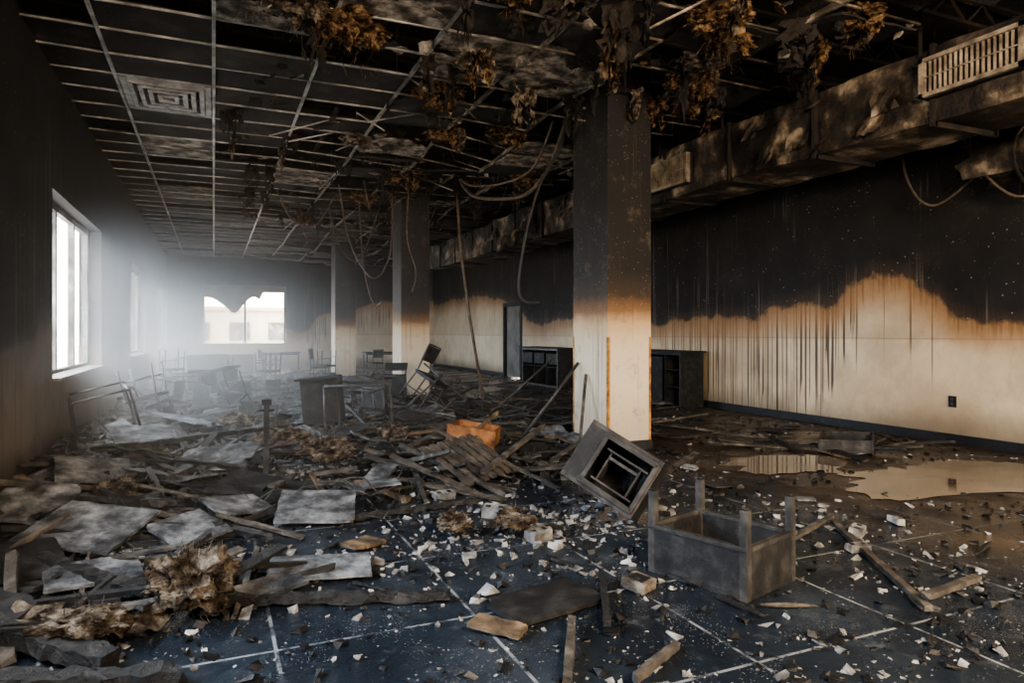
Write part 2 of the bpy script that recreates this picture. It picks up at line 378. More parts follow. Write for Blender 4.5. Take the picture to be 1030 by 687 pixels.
# ------------------------------------------------------------------ ceiling
def sag(x, y):
    m = max(0., min(1., (x-1.3)/2.5))
    return -m*max(0., noise.noise(Vector((x*.35+4, y*.3, 1.7)))*.55) - .02*noise.noise(Vector((x, y, 3)))
GX = [-1.05+1.05*k for k in range(10)]
GY = [3.2+1.05*k*.62 for k in range(41)]
mb = MB()
for x in GX:
    for a, b in zip(GY[:-1], GY[1:]):
        if x > 6.2 and b < 22 and x < 7.6: continue
        if x > 2 and R.random() < .10: continue
        mb.beam((x, a, CEIL+sag(x, a)), (x, b, CEIL+sag(x, b)), .036, .03)
        mb.beam((x, a, CEIL+.03+sag(x, a)), (x, b, CEIL+.03+sag(x, b)), .008, .04)
gx2 = [XL]+GX+[XR]
for y in GY:
    for a, b in zip(gx2[:-1], gx2[1:]):
        if a > 6 and b < 7.9 and y < 22: continue
        if a > 2 and R.random() < .22: continue
        mb.beam((a, y, CEIL+sag(a, y)), (b, y, CEIL+sag(b, y)), .022, .02)
for _ in range(40):
    x = R.uniform(1.5, 6); y = R.uniform(4.5, 22); a = R.uniform(0, 6.28); L = R.uniform(.3, .9)
    mb.beam((x, y, CEIL+sag(x, y)), (x+math.cos(a)*L, y+math.sin(a)*L, CEIL-R.uniform(.05, .4)), .022, .016)
for x in GX[1::2]:
    for y in GY[::4]:
        mb.tube([(x, y, CEIL), (x, y, DECK)], .004, 4)
mb.obj('ceiling_grid', [M_grid])

DIFF = (-1.05, 0., GY[9], GY[11])
tiles = MB()
light_cells = [(2.45, 7.1), (3.5, 7.1), (.55, 6.7), (-.4, 12.4), (4.6, 9.6), (2.6, 10.8), (1.4, 13.5), (-1.2, 16.5)]
for i, (a, b) in enumerate(zip(gx2[:-1], gx2[1:])):
    for c, d in zip(GY[:-1], GY[1:]):
        cx, cy = (a+b)/2, (c+d)/2
        if a >= DIFF[0]-.01 and b <= DIFF[1]+.01 and c >= DIFF[2]-.01 and d <= DIFF[3]+.01: continue
        if a > 5.9 and b < 7.9 and cy < 22: continue
        L = any(abs(cx-p) < .53 and abs(cy-q) < .45 for p, q in light_cells)
        pr = .74 if cx < 1 else (.38 if cx < 3 else .2)
        if cx > 1 and cy > 14: pr = .6
        if not L and R.random() > pr: continue
        z = CEIL+.02+sag(cx, cy); rot = I3
        if (cx > 1 and R.random() < .3): rot = RX(R.uniform(-14, 14)) @ RY(R.uniform(-10, 10)); z -= .03
        tiles.slab(b-a-.02, d-c-.02, .02, (cx, cy, z), rot, 1 if L or R.random() < .05 else 0, rag=.012 if cx < 1 else .03, breaks=0 if cx < 1 else R.choice([0, .4, .7]))
# torn tile scraps caught on the grid
for i in range(380):
    x = R.uniform(.4, 6.3); y = 4.2+15*R.random()**1.3; s = R.uniform(.03, .2)
    tiles.slab(s, s*R.uniform(.3, .9), .012, (x, y, CEIL+sag(x, y)-R.uniform(-.04, .09)), RZ(R.uniform(0, 180)) @ RX(R.uniform(-80, 80)), R.choice([0, 0, 0, 0, 1, 2]), s*.12, R.choice([0, .5, .8]), 3)
tiles.obj('ceiling_tiles', [M_tiled, M_tilel, M_inso])

# HVAC diffuser, nested square cones
mb = MB(); cx, cy = (DIFF[0]+DIFF[1])/2, (DIFF[2]+DIFF[3])/2; hx, hy = (DIFF[1]-DIFF[0])/2-.03, (DIFF[3]-DIFF[2])/2-.03
def ring(h0x, h0y, z0, h1x, h1y, z1, mat=0):
    vs = [(cx+a*h0x, cy+b*h0y, z0) for a, b in ((-1, -1), (1, -1), (1, 1), (-1, 1))]+[(cx+a*h1x, cy+b*h1y, z1) for a, b in ((-1, -1), (1, -1), (1, 1), (-1, 1))]
    mb.add(vs, [(i, (i+1) % 4, 4+(i+1) % 4, 4+i) for i in range(4)], mat)
ring(hx, hy, CEIL-.01, hx*.86, hy*.86, CEIL-.015)
for k in range(4):
    f = .84-.2*k; ring(hx*f, hy*f, CEIL-.035, hx*(f-.10), hy*(f-.10), CEIL-.03); ring(hx*f, hy*f, CEIL-.035, hx*(f+.02), hy*(f+.02), CEIL+.03); ring(hx*(f-.10), hy*(f-.10), CEIL-.03, hx*(f-.14), hy*(f-.14), CEIL+.06)
mb.box((cx, cy, CEIL+.12), (hx*1.9, hy*1.9, .02), mat=1)
mb.obj('air_diffuser', [simple('diffuser_paint_mat', [(.3, (.08, .08, .08)), (.55, (.25, .25, .245)), (.8, (.45, .45, .44))], 7, .6, .2), M_plenum])

# plenum joists + pipes
mb = MB()
for k in range(24):
    y = 1.5+k*1.2; mb.bb(XL, XR, y-.04, y+.04, DECK-.32, DECK-.28); mb.bb(XL, XR, y-.04, y+.04, DECK-.04, DECK)
    for j in range(18):
        x = XL+j*.6; mb.beam((x, y, DECK-.29), (x+.3, y, DECK-.03), .02, .02); mb.beam((x+.3, y, DECK-.03), (x+.6, y, DECK-.29), .02, .02)
mb.obj('roof_joists', [M_plenum])
mb = MB()
for x, z, r in ((1.7, 4.85, .045), (3.1, 4.75, .03), (5.6, 4.8, .06), (8.3, 4.1, .05), (8.55, 4.3, .03)):
    mb.tube([(x+.02*math.sin(y), y, z-.03*math.sin(y*.7)) for y in range(1, 30)], r, 8)
for y, z in ((6.3, 4.7), (9.9, 4.75), (13.2, 4.7)): mb.tube([(1, y, z), (6, y+.1, z-.04), (9.1, y, z)], .035, 8)
mb.obj('sprinkler_pipes', [M_plenum])

# ------------------------------------------------------------------ main duct
def duct(name, x0, x1, z0, z1, y0, y1):
    mb = MB(); step = .12; ny = int((y1-y0)/step)
    per = []
    def lin(a, b, n): return [(a[0]+(b[0]-a[0])*i/n, a[1]+(b[1]-a[1])*i/n) for i in range(n)]
    C = [(x0, z0), (x1, z0), (x1, z1), (x0, z1)]
    for i in range(4): per += lin(C[i], C[(i+1) % 4], 7)
    m = len(per); vs = []; fs = []
    for j in range(ny+1):
        y = y0+j*step
        for (x, z) in per:
            d = noise.noise(Vector((x*1.3, y*1.3, z*1.3)))*.06+noise.noise(Vector((x*4, y*4, z*4)))*.025
            cxx, czz = (x0+x1)/2, (z0+z1)/2
            dv = Vector((x-cxx, z-czz)).normalized()
            vs.append((x+dv.x*d, y, z+dv.y*d-.05*abs(math.sin(y*.42))))
    for j in range(ny):
        for k in range(m): fs.append((j*m+k, j*m+(k+1) % m, (j+1)*m+(k+1) % m, (j+1)*m+k))
    fs.append(tuple(range(m))); fs.append(tuple(ny*m+k for k in range(m))[::-1])
    mb.add(vs, fs, 0)
    for i in range(46):
        y = R.uniform(y0+1.5, y1-.5); z = R.uniform(z0, z1-.1); w = R.uniform(.15, .5); h = R.uniform(.08, .3); q = []
        if 7.8 < y < 9.5 or 3.2 < y < 4.9: continue
        for a in range(6):
            for b in range(4):
                q.append((x0-.05-.05*b/3*R.uniform(.4, 2.), y+(a/5-.5)*w+R.uniform(-.02, .02), z+h*(.5-b/3)+R.uniform(-.02, .02)))
        mb.add(q, [(a*4+b, a*4+b+1, a*4+4+b+1, a*4+4+b) for a in range(5) for b in range(3)], 0)
    y = y0+.6
    while y < y1:
        dz = -.05*abs(math.sin(y*.42)); e = .035
        mb.bb(x0-e, x0+.03, y-.02, y+.02, z0-e+dz, z1+e+dz, 1); mb.bb(x1-.03, x1+e, y-.02, y+.02, z0-e+dz, z1+e+dz, 1)
        mb.bb(x0, x1, y-.02, y+.02, z0-e+dz, z0+.02+dz, 1)
        mb.bb(x0-.03, x0-.022, y+.1, y+.14, z1-.1, DECK-.3, 1)
        y += 1.45
    return mb.obj(name, [M_duct, M_plenum])
duct('air_duct', 6.5, 7.45, 3.62, 4.36, 1.0, 21.7)
def grille(y0, y1, z0, z1):
    mb = MB(); x = 6.36
    mb.bb(x-.015, x+.06, y0, y1, z0, z0+.04); mb.bb(x-.015, x+.06, y0, y1, z1-.04, z1); mb.bb(x-.015, x+.06, y0, y0+.04, z0, z1); mb.bb(x-.015, x+.06, y1-.04, y1, z0, z1)
    mb.bb(x+.04, x+.14, y0, y1, z0, z1, 1)
    n = int((y1-y0)/.05)
    for i in range(n):
        y = y0+.05+(y1-y0-.1)*i/(n-1); mb.box((x+.015, y, (z0+z1)/2), (.03, .008, z1-z0-.08), RZ(-12))
    mb.box((x+.0, (y0+y1)/2, (z0+z1)/2), (.01, y1-y0, .012))
    mb.obj('vent_grille', [M_vent, M_black])
grille(3.6, 4.55, 3.80, 4.18); grille(8.15, 9.2, 3.72, 4.16)
# torn round exhaust duct by the right wall
mb = MB(); vs = []; fs = []; n = 20
for j in range(26):
    y = 2.2+j*.13
    for k in range(n):
        a = 2*math.pi*k/n; r = .3+.03*noise.noise(Vector((math.cos(a)*2, y*2, math.sin(a)*2)))
        yy = y+(.25*noise.noise(Vector((a*2, 0, 5))) if j == 25 else 0)
        vs.append((8.65+math.cos(a)*r, yy, 3.55+math.sin(a)*r))
for j in range(25):
    for k in range(n):
        if j > 19 and 11 < k < 15: continue
        fs.append((j*n+k, j*n+(k+1) % n, (j+1)*n+(k+1) % n, (j+1)*n+k))
mb.add(vs, fs, 0, True)
for k in range(3): mb.tube([(8.65+math.cos(a)*.36, 2.6+k*1.1, 3.55+math.sin(a)*.36) for a in [i*math.pi/10 for i in range(21)]], .02, 6)
mb.tube([(8.3, 5.3, 3.7), (8.3, 5.3, DECK)], .01, 5)
mb.obj('exhaust_duct', [M_duct])

# ------------------------------------------------------------------ insulation clumps
def clump_geo(mb, c, r, sc=(1, 1, 1), seed=0, mat=0, sub=4, amp=.55, freq=2.2):
    import bmesh
    bm = bmesh.new(); bmesh.ops.create_icosphere(bm, subdivisions=sub, radius=1)
    vs = []
    for v in bm.verts:
        p = v.co.normalized(); o = Vector((seed*3.1, seed*1.7, seed))
        w = p+Vector((noise.noise(p*1.6+o), noise.noise(p*1.6+o+Vector((9, 0, 0))), noise.noise(p*1.6+o+Vector((0, 9, 0)))))*.5
        d = .85+amp*noise.noise(w*freq+o) + .30*abs(noise.noise(p*6+o)) + .16*noise.noise(p*15+o)
        q = p*d*r
        vs.append(Vector(c)+Vector((q.x*sc[0], q.y*sc[1], q.z*sc[2])))
    fs = [[v.index for v in f.verts] for f in bm.faces]
    bm.free(); mb.add(vs, fs, mat, False)
def fibres(mb, c, r, n, mat=0, down=0.):
    for _ in range(n):
        d = Vector([R.gauss(0, 1) for _ in range(3)]).normalized(); d.z -= down
        p = Vector(c)+d*r*.75; q = p+d*r*R.uniform(.2, .55)+Vector([R.uniform(-.3, .3)*r for _ in range(3)])
        m = (p+q)/2+Vector([R.uniform(-.15, .15)*r for _ in range(3)])
        mb.tube([p, m, q], .0022, 3, mat)
HANG = [(1.05, 6.6, .22, 1), (.75, 6.4, .15, 0), (1.35, 6.8, .18, 1), (2.6, 8.2, .2, 1), (4.0, 9.3, .2, 1), (4.35, 5.1, .2, 1), (4.75, 5.4, .17, 1), (4.9, 6.0, .15, 0), (5.2, 6.6, .2, 1), (5.6, 7.2, .16, 1),
        (3.3, 12.6, .26, 1), (3.0, 15., .22, 1), (5.0, 11.0, .18, 1), (5.9, 5.6, .15, 2), (3.7, 6.5, .13, 2), (7.9, 7.6, .15, 0), (8.1, 9.6, .15, 1), (5.6, 4.6, .15, 1), (.3, 6.2, .16, 0), (2.4, 5.4, .13, 1), (3.2, 9.8, .16, 1), (2.0, 10.5, .14, 0)]
mb = MB()
for i, (x, y, r, m) in enumerate(HANG):
    z = CEIL-.02+sag(x, y)
    clump_geo(mb, (x, y, z), r, (1.5, 1.2, .6), i+1, m, 5, .8, 1.8)
    clump_geo(mb, (x+r*.5, y-.1, z-r*.5), r*.5, (.7, .7, 1.3), i+40, m, 4, .8, 1.8)
    clump_geo(mb, (x-r*.9, y+.1, z-r*.2), r*.45, (.9, .7, 1.), i+80, 2, 3, .8, 1.8)
    fibres(mb, (x, y, z-.05), r, 40, m, .8)
for i in range(80):
    x = R.uniform(.2, 6.2); y = R.uniform(5, 20); w = R.uniform(.12, .40); L = R.uniform(.12, .5); a = R.uniform(0, 3.14)
    if i < 26: x = R.uniform(2.5, 6.2); y = R.uniform(4.6, 8)
    z = CEIL+.05; nx, nz = 10, 10; vs = []
    for u in range(nx+1):
        for v in range(nz+1):
            s = (u/nx-.5)*w; dd = v/nz*L*(1+.9*noise.noise(Vector((u*.9, i, 0))))
            vs.append((x+math.cos(a)*s+.08*noise.noise(Vector((u*.5, v*.5, i))), y+math.sin(a)*s+.10*noise.noise(Vector((u*.6, v*.5, i+9)))+.1*(v/nz)**2, z-dd))
    fs = [(u*(nz+1)+v, u*(nz+1)+v+1, (u+1)*(nz+1)+v+1, (u+1)*(nz+1)+v) for u in range(nx) for v in range(nz) if not (v > 4 and R.random() < .45)]
    mb.add(vs, fs, R.choice([0, 1, 2, 2, 2]), True)
mb.obj('hanging_insulation', [M_ins, M_inso, M_plenum])

# ------------------------------------------------------------------ debris height field
def H(x, y):
    m = max(0., min(1., (y-6.3)/3.))*max(0., min(1., (27-y)/4))*max(0., min(1., (4.6-x)/1.6))
    left = max(0., min(1., (-.2-x)/1.2))*max(0., min(1., (y-4.8)/2.5))
    h = m*(.05+.16*max(0, noise.noise(Vector((x*.9, y*.8, 5)))+.25)) + left*.10 + m*.05*noise.noise(Vector((x*3.3, y*3.3, 2)))
    r = max(0., min(1., (y-6.5)/3))*max(0., min(1., (x-5)/1.5))
    h += r*.03*max(0, noise.noise(Vector((x*1.2, y*1.1, 8))))
    return h
mb = MB(); x0, x1, y0, y1, st = XL+.03, 6.4, 4.6, 28., .11
nx = int((x1-x0)/st); ny = int((y1-y0)/st)
vs = [(x0+i*st, y0+j*st, H(x0+i*st, y0+j*st)*(1+.4*noise.noise(Vector((i*1.3, j*1.3, 0))))-.012) for i in range(nx+1) for j in range(ny+1)]
fs = [(i*(ny+1)+j, (i+1)*(ny+1)+j, (i+1)*(ny+1)+j+1, i*(ny+1)+j+1) for i in range(nx) for j in range(ny)]
mb.add(vs, fs, 0, False); mb.obj('ash_rubble_heap', [M_rub])

PUD = [(7.15, 4.65, 1.5, .66, 1), (6.0, 5.9, .85, .5, 5)]
def inpud(x, y): return any(((x-a)/(rx*.95))**2+((y-b)/(ry*.95))**2 < 1 for a, b, rx, ry, _ in PUD)
def incol(x, y):
    return (4.45 < x < 5.3 and 7.3 < y < 8.4) or (3.72 < x < 4.57 and 14.8 < y < 15.8) or (3.48 < x < 4.33 and 22.3 < y < 23.3)
wh = MB(); bk = MB()
def chip(mb, x, y, s, flat):
    rot = RZ(R.uniform(0, 360)) @ RX(R.uniform(-25, 25)) @ RY(R.uniform(-25, 25))
    sz = (s*R.uniform(.6, 1.5), s*R.uniform(.4, 1.1), s*flat*R.uniform(.6, 1.2))
    mb.box((x, y, max(0, H(x, y))+sz[2]*.45), sz, rot, 0, s*.24)
def place_rand(ymin, ymax, p=1.35):
    y = ymin+(ymax-ymin)*R.random()**p; x = R.uniform(XL+.1, 8.9); return x, y
for _ in range(10500):
    x, y = place_rand(2.0, 20)
    cl = noise.noise(Vector((x*1.1, y*1.1, 11)))
    if cl < -.02 and R.random() < .8: continue
    if x > 4.8 and R.random() < .72: continue
    if incol(x, y) or (inpud(x, y) and R.random() < .96): continue
    sz = R.choice([.008, .010, .013, .016, .02, .028, .04])*R.uniform(.8, 1.2)
    if x < 3.5 and R.random() < .06: sz *= 1.7
    chip(wh, x, y, sz, .35)
for cxx, cyy, sx, n in ((2.4, 4.9, .45, 200), (1.9, 4.6, .4, 150), (2.8, 4.2, .4, 90), (1.3, 7.6, .8, 220), (2.6, 6.3, .6, 170), (.4, 4.8, .6, 120), (4.0, 4.2, .7, 80)):
    for _ in range(n):
        x = R.gauss(cxx, sx); y = R.gauss(cyy, sx*.7)
        if x < XL+.1 or x > 9 or incol(x, y): continue
        chip(wh, x, y, R.choice([.010, .013, .016, .02, .03, .055])*R.uniform(.8, 1.2), .42)
for _ in range(11000):
    x, y = place_rand(2.0, 22)
    if incol(x, y) or inpud(x, y): continue
    if x > 4.6 and R.random() < .55: continue
    if y < 5 and R.random() < .15: continue
    cl = noise.noise(Vector((x*.9, y*.9, 31)))
    if cl < 0 and R.random() < .45: continue
    sz = R.choice([.012, .018, .025, .035, .05]+([.08, .1] if (y > 6 and x < 4.6) else []))
    chip(bk, x, y, sz*R.uniform(.8, 1.2), .5)
wh.obj('plaster_chips', [M_white]); bk.obj('charcoal_chunks', [M_black])

mb = MB()
def scatter_plank(x, y, L, w, t, mat, tilt=6):
    a = R.uniform(0, math.pi); th = math.radians(R.uniform(-tilt, tilt)); d = Vector((math.cos(a)*math.cos(th), math.sin(a)*math.cos(th), math.sin(th)))*L/2
    if not (XL+.05 < x-abs(d.x) and x+abs(d.x) < XR-.1): return
    for q in (-1, -.5, 0, .5, 1):
        if incol(x+d.x*q, y+d.y*q) or inpud(x+d.x*q, y+d.y*q): return
    z = H(x, y)+t/2+abs(d.z)*.9+.01
    c = Vector((x, y, z)); mb.beam(c-d, c+d, w, t, mat, max(2, int(L/.12)), .006, R.uniform(-.3, .3))
for _ in range(360):
    y = 6.2+17*R.random()**1.4; x = R.uniform(-1.5, 5.2)
    scatter_plank(x, y, R.uniform(.4, 1.7), R.uniform(.03, .10), R.uniform(.015, .04), R.choice([0]*12+[1]*10+[2]), 15)
for _ in range(65):
    scatter_plank(R.uniform(5., 8.8), R.uniform(6, 14), R.uniform(.3, 1.2), R.uniform(.03, .10), R.uniform(.015, .03), R.choice([0]*6+[1]*6+[2]), 7)
for _ in range(40):
    scatter_plank(R.uniform(-1.3, 6), R.uniform(2.5, 6.2), R.uniform(.08, .4), R.uniform(.012, .035), R.uniform(.01, .02), R.choice([0, 0, 1]), 4)
for _ in range(110):
    scatter_plank(R.uniform(-1.4, 0.4), R.uniform(3.8, 9), R.uniform(.3, 1.2), R.uniform(.02, .07), R.uniform(.015, .04), R.choice([0, 0, 0, 1]), 15)
mb.obj('charred_planks', [M_char, M_greywood, M_tanwood])

mb = MB()
for i in range(110):
    x = R.uniform(-1.3, 4.4); y = 6.0+12*R.random()**1.3
    if incol(x, y): continue
    p = Vector((x, y, H(x, y)+.03)); pts = [p.copy()]; a = R.uniform(0, 6.28)
    for k in range(R.randint(4, 8)):
        a += R.uniform(-.8, .8); p = p+Vector((math.cos(a)*.14, math.sin(a)*.14, 0)); p.x = max(XL+.1, min(p.x, 4.4)); p.z = H(p.x, p.y)+R.uniform(.02, .22); pts.append(p.copy())
    mb.tube(pts, R.choice([.004, .006, .009]), 5)
mb.obj('tangled_wire', [M_metal])

mb = MB()
for _ in range(150):
    y = 6.3+15*R.random()**1.3; x = R.uniform(-1.3, 4.6)
    if incol(x, y): continue
    s = R.uniform(.15, .6)
    rot = RZ(R.uniform(0, 180)) @ RX(R.uniform(-26, 26)) @ RY(R.uniform(-20, 20))
    mb.slab(s, s*R.uniform(.4, 1.), .018, (x, y, H(x, y)+.04+s*.12), rot, R.choice([0, 0, 1, 1]), .008, R.choice([0, .3, .6]))
for _ in range(46):
    x = R.uniform(3.6, 8.6); y = R.uniform(3.4, 13)
    if incol(x, y) or inpud(x, y): continue
    s = R.uniform(.1, .38)
    mb.slab(s, s*R.uniform(.5, 1.), .015, (x, y, H(x, y)+.03), RZ(R.uniform(0, 180)) @ RX(R.uniform(-6, 6)), R.choice([0, 1, 1, 1]), .01, R.choice([0, .4, .7]))
mb.obj('plasterboard_fragments', [M_tile, M_tiled, M_tanwood])

def tile(x, y, w, l, rz, rx=0, ry=0, br=0., z=.03, mat=None, name='fallen_plasterboard'):
    mb = MB(); mb.slab(w, l, .022, (0, 0, 0), I3, 0, .005, br, 9)
    return mb.obj(name, [mat or M_tile], rot=RZ(rz) @ RX(rx) @ RY(ry), loc=(x, y, 0), ground=H(x, y)+z)
tile(-.80, 5.55, .68, .60, -28, 12, 6, .0)
tile(-.16, 5.42, .42, .42, 35, 12, -4, .2)
tile(.76, 5.66, .60, .55, -12, 12, 3, .2)
tile(.02, 7.8, .8, .6, -20, 16, -6, .2)
tile(-.70, 9.1, .8, .6, 15, 14, 5, 0)
tile(-.66, 4.75, .50, .36, 12, 6, 2, .4)
tile(.60, 4.32, .60, .34, -8, 4, 2, .45)
tile(.30, 4.12, .35, .22, 25, 5, -3, .5)
tile(.18, 5.95, .5, .36, 30, 12, 8, .4)
tile(.9, 8.9, .8, .5, 35, 14, -5, .3)
tile(-.3, 10.6, .9, .7, -35, -10, 10, .3)
tile(-.1, 7.0, .55, .4, 50, -14, 6, .2)
tile(-1.0, 7.2, .6, .5, 10, 16, 9, .2)
tile(-1.25, 6.2, .5, .5, -15, 22, 10, .3)
tile(1.67, 3.36, .62, .36, 14, 1, 1, .35, .012, M_cab, 'fallen_panel')
tile(-1.2, 5.0, .7, .6, 20, 9, 4, .3, .02, M_cab, 'fallen_panel')
tile(-1.15, 4.2, .6, .4, -35, 14, 4, .3, .02, M_cab, 'fallen_panel')
tile(.35, 6.5, .7, .45, -35, 14, 8, .3, .02, M_cab, 'fallen_panel')
tile(1.8, 7.3, .6, .45, 25, -16, 8, .3, .02, M_cab, 'fallen_panel')
tile(1.30, 3.15, .28, .13, -48, 2, 2, .2, .02, M_tanwood, 'plywood_piece')
tile(.95, 4.75, .28, .18, 38, 3, 4, .5, .02, M_tanwood, 'plywood_piece')
tile(6.6, 7.3, .6, .35, 20, 3, 3, .4, .01, M_greywood, 'plywood_piece')

def floor_clump(x, y, r, sc, seed, mats=(M_ins,), n=120):
    mb = MB()
    clump_geo(mb, (0, 0, 0), r, sc, seed, 0, 5, .7, 1.7)
    for k in range(5):
        a = R.uniform(0, 6.28); clump_geo(mb, (math.cos(a)*r*.75, math.sin(a)*r*.75, R.uniform(-.3, .3)*r), r*R.uniform(.3, .5), sc, seed*7+k, 0, 4, .75, 1.9)
    fibres(mb, (0, 0, 0), r, n)
    return mb.obj('glass_wool_clump', list(mats), loc=(x, y, 0), ground=H(x, y)-.015)
floor_clump(-.10, 3.93, .17, (1.2, .95, .85), 3)
floor_clump(1.13, 7.5, .20, (1.5, 1., .6), 5)
floor_clump(.75, 8.6, .18, (1.4, 1., .6), 8)
floor_clump(1.62, 4.75, .10, (1.2, 1., .6), 9, n=60)
floor_clump(2.0, 4.55, .11, (1.4, 1., .4), 10, n=60)
floor_clump(-.75, 6.6, .12, (1.3, 1., .6), 12, n=60)
floor_clump(2.1, 8.6, .15, (1.4, 1., .5), 14, n=60)
floor_clump(-.55, 3.75, .12, (1.6, 1., .5), 21, n=40)
floor_clump(.3, 9.9, .15, (1.4, 1., .6), 23, n=40)
floor_clump(2.15, 4.95, .08, (1.3, 1., .6), 25, n=30)

def beamo(name, p0, p1, w, t, mat, jit=.008, roll=0.):
    mb = MB(); L = (Vector(p1)-Vector(p0)).length
    mb.beam(p0, p1, w, t, 0, max(3, int(L/.05)), jit, roll); return mb.obj(name, [mat])
CB = 'charred_beam'
beamo(CB, (-1.55, 7.9, .28), (.42, 6.42, .10), .11, .06, M_char, .010)
beamo(CB, (-1.5, 5.75, .10), (-.30, 4.22, .05), .09, .07, M_char, .010)
beamo(CB, (-.02, 4.05, .05), (1.22, 3.62, .04), .06, .05, M_char, .010)
beamo(CB, (-1.5, 4.5, .12), (-.42, 3.45, .06), .11, .08, M_char, .012)
beamo(CB, (-1.0, 3.45, .07), (-.1, 3.2, .05), .10, .07, M_char, .012)
beamo(CB, (-1.4, 6.6, .2), (.1, 6.1, .08), .07, .05, M_char, .010)
beamo(CB, (1.0, 5.45, .04), (2.15, 5.6, .04), .05, .04, M_char)
beamo(CB, (-.9, 8.3, .3), (1.4, 9.9, .25), .08, .05, M_char)
WP = 'wooden_batten'
beamo(WP, (4.42, 3.87, .03), (3.5, 2.45, .03), .045, .03, M_greywood, .003)
beamo(WP, (3.66, 3.62, .03), (4.44, 3.90, .065), .04, .025, M_greywood, .003)
beamo(WP, (3.55, 2.5, .07), (4.2, 2.64, .03), .05, .03, M_greywood, .003)
beamo(WP, (1.67, 3.06, .05), (1.37, 2.55, .03), .04, .03, M_greywood, .004)
beamo(WP, (2.15, 3.56, .03), (1.80, 2.93, .05), .035, .03, M_char, .004)
beamo(WP, (1.62, 2.42, .05), (2.02, 2.66, .02), .035, .03, M_greywood, .004)
beamo(WP, (5.6, 8.9, .05), (7.2, 8.7, .22), .05, .03, M_greywood, .004)
beamo(WP, (5.9, 10., .08), (6.9, 8.2, .03), .05, .03, M_greywood, .004)
beamo(WP, (6.9, 6.7, .03), (7.6, 5.6, .12), .07, .03, M_char, .004)
beamo(WP, (2.3, 5.95, .2), (3.6, 7.3, .4), .05, .04, M_greywood, .004)
def pole(name, pts, r, mat): mb = MB(); mb.tube(pts, r, 8); return mb.obj(name, [mat])
pole('leaning_pole', [(4.9, 12.1, .0), (5.9, 11.5, 1.05)], .022, M_greywood)
pole('leaning_pole', [(4.25, 7.6, .0), (4.52, 7.9, .95)], .022, M_greywood)
pole('leaning_pole', [(3.75, 8.4, .0), (4.52, 8.1, 1.1)], .022, M_metal)
pole('leaning_pole', [(3.1, 11.9, .15), (3.75, 11.7, .75)], .018, M_metal)
pole('leaning_pole', [(3.5, 12.0, .95), (4.4, 11.4, .05)], .018, M_metal)
pole('hanging_conduit', [(4.36, 12.7, 4.6), (4.42, 12.66, 3.2), (4.6, 12.6, 1.8), (4.88, 12.5, .0)], .03, M_cable)
def smooth(pts, n=8):
    P = [Vector(p) for p in pts]; P = [P[0]]+P+[P[-1]]; out = []
    for i in range(1, len(P)-2):
        a, b, c, d = P[i-1:i+3]
        for k in range(n):
            t = k/n; out.append(.5*((2*b)+(c-a)*t+(2*a-5*b+4*c-d)*t*t+(3*b-a-3*c+d)*t**3))
    out.append(P[-2]); return out
pole('hanging_cable', smooth([(4.31, 12.5, 4.55), (4.26, 11.6, 4.0), (4.33, 10.55, 3.74), (4.37, 9.45, 3.62), (4.35, 8.6, 3.88), (4.32, 7.95, 4.5)]), .03, M_cable)
pole('hanging_cable', smooth([(4.31, 12.5, 4.55), (4.2, 11.5, 4.15), (4.3, 10.4, 3.95), (4.4, 9.3, 3.98), (4.4, 8.6, 4.5)]), .02, M_cable)
pole('hanging_cable', smooth([(4.35, 8.1, 4.5), (4.25, 8.1, 4.0), (3.96, 8.1, 3.5), (3.78, 8.15, 2.88), (3.68, 8.2, 2.15), (3.76, 8.2, 1.92), (3.93, 8.1, 1.9)]), .022, M_cblack)
for pts in ([(2.3, 14, 4.5), (2.5, 13.8, 3.3), (2.9, 13.6, 2.6), (3.3, 13.8, 3.1), (3.4, 14, 4.5)], [(2.9, 15, 4.5), (3.0, 14.9, 2.9), (3.2, 14.8, 2.1), (3.35, 14.8, 2.2)],
            [(2.4, 16, 4.5), (2.6, 16, 3.6), (3.1, 16, 3.2), (3.6, 16, 4.5)], [(3.5, 13, 4.5), (3.45, 13, 3.4), (3.6, 12.9, 2.7), (3.5, 12.8, 2.3)],
            [(1.2, 15, 4.5), (1.5, 15, 3.9), (2.0, 15, 3.8), (2.4, 15, 4.5)], [(8.7, 5.6, 4.6), (8.5, 5.5, 3.9), (8.6, 5.2, 3.3), (8.9, 5.0, 3.15), (9.0, 4.7, 3.6)], [(8.5, 6.4, 4.6), (8.55, 6.3, 3.6), (8.8, 6.1, 3.2), (8.9, 5.6, 3.5)]):
    pole('hanging_cable', smooth(pts), .016, M_cable)

# ------------------------------------------------------------------ furniture
M_edge = simple('table_edge_mat', [(.3, (.012, .012, .012)), (.5, (.028, .027, .027)), (.7, (.07, .066, .062))], 8, .65, .5, spec=.25)
def side_table():
    mb = MB(); w, l, t = .55, .68, .022; h = .27
    mb.box((0, 0, .012), (w+.0, l+.0, .024))
    for s in (-1, 1):
        mb.box((s*(w/2-t/2), 0, .024+h/2), (t, l-.0, h)); mb.box((0, s*(l/2-t/2), .024+h/2), (w-2*t, t, h))
        mb.box((s*(w/2-t/2), 0, h+.022), (t+.016, l+.016, .028), mat=1)
        mb.box((0, s*(l/2-t/2), h+.0225), (w-2*t, t+.016, .028), mat=1)
    for a in (-1, 1):
        for b in (-1, 1):
            mb.box((a*(w/2-.022), b*(l/2-.022), .255), (.048, .048, .51), mat=1)
            mb.box((a*(w/2-.022), b*(l/2-.022), .52), (.03, .03, .012))
    mb.box((0, 0, .06), (w-.1, .04, .06)); 
    return mb
side_table().obj('overturned_table', [M_cab, M_edge], rot=RZ(17) @ RX(0), loc=(2.87, 3.35, 0), ground=.0, bevel=.004)

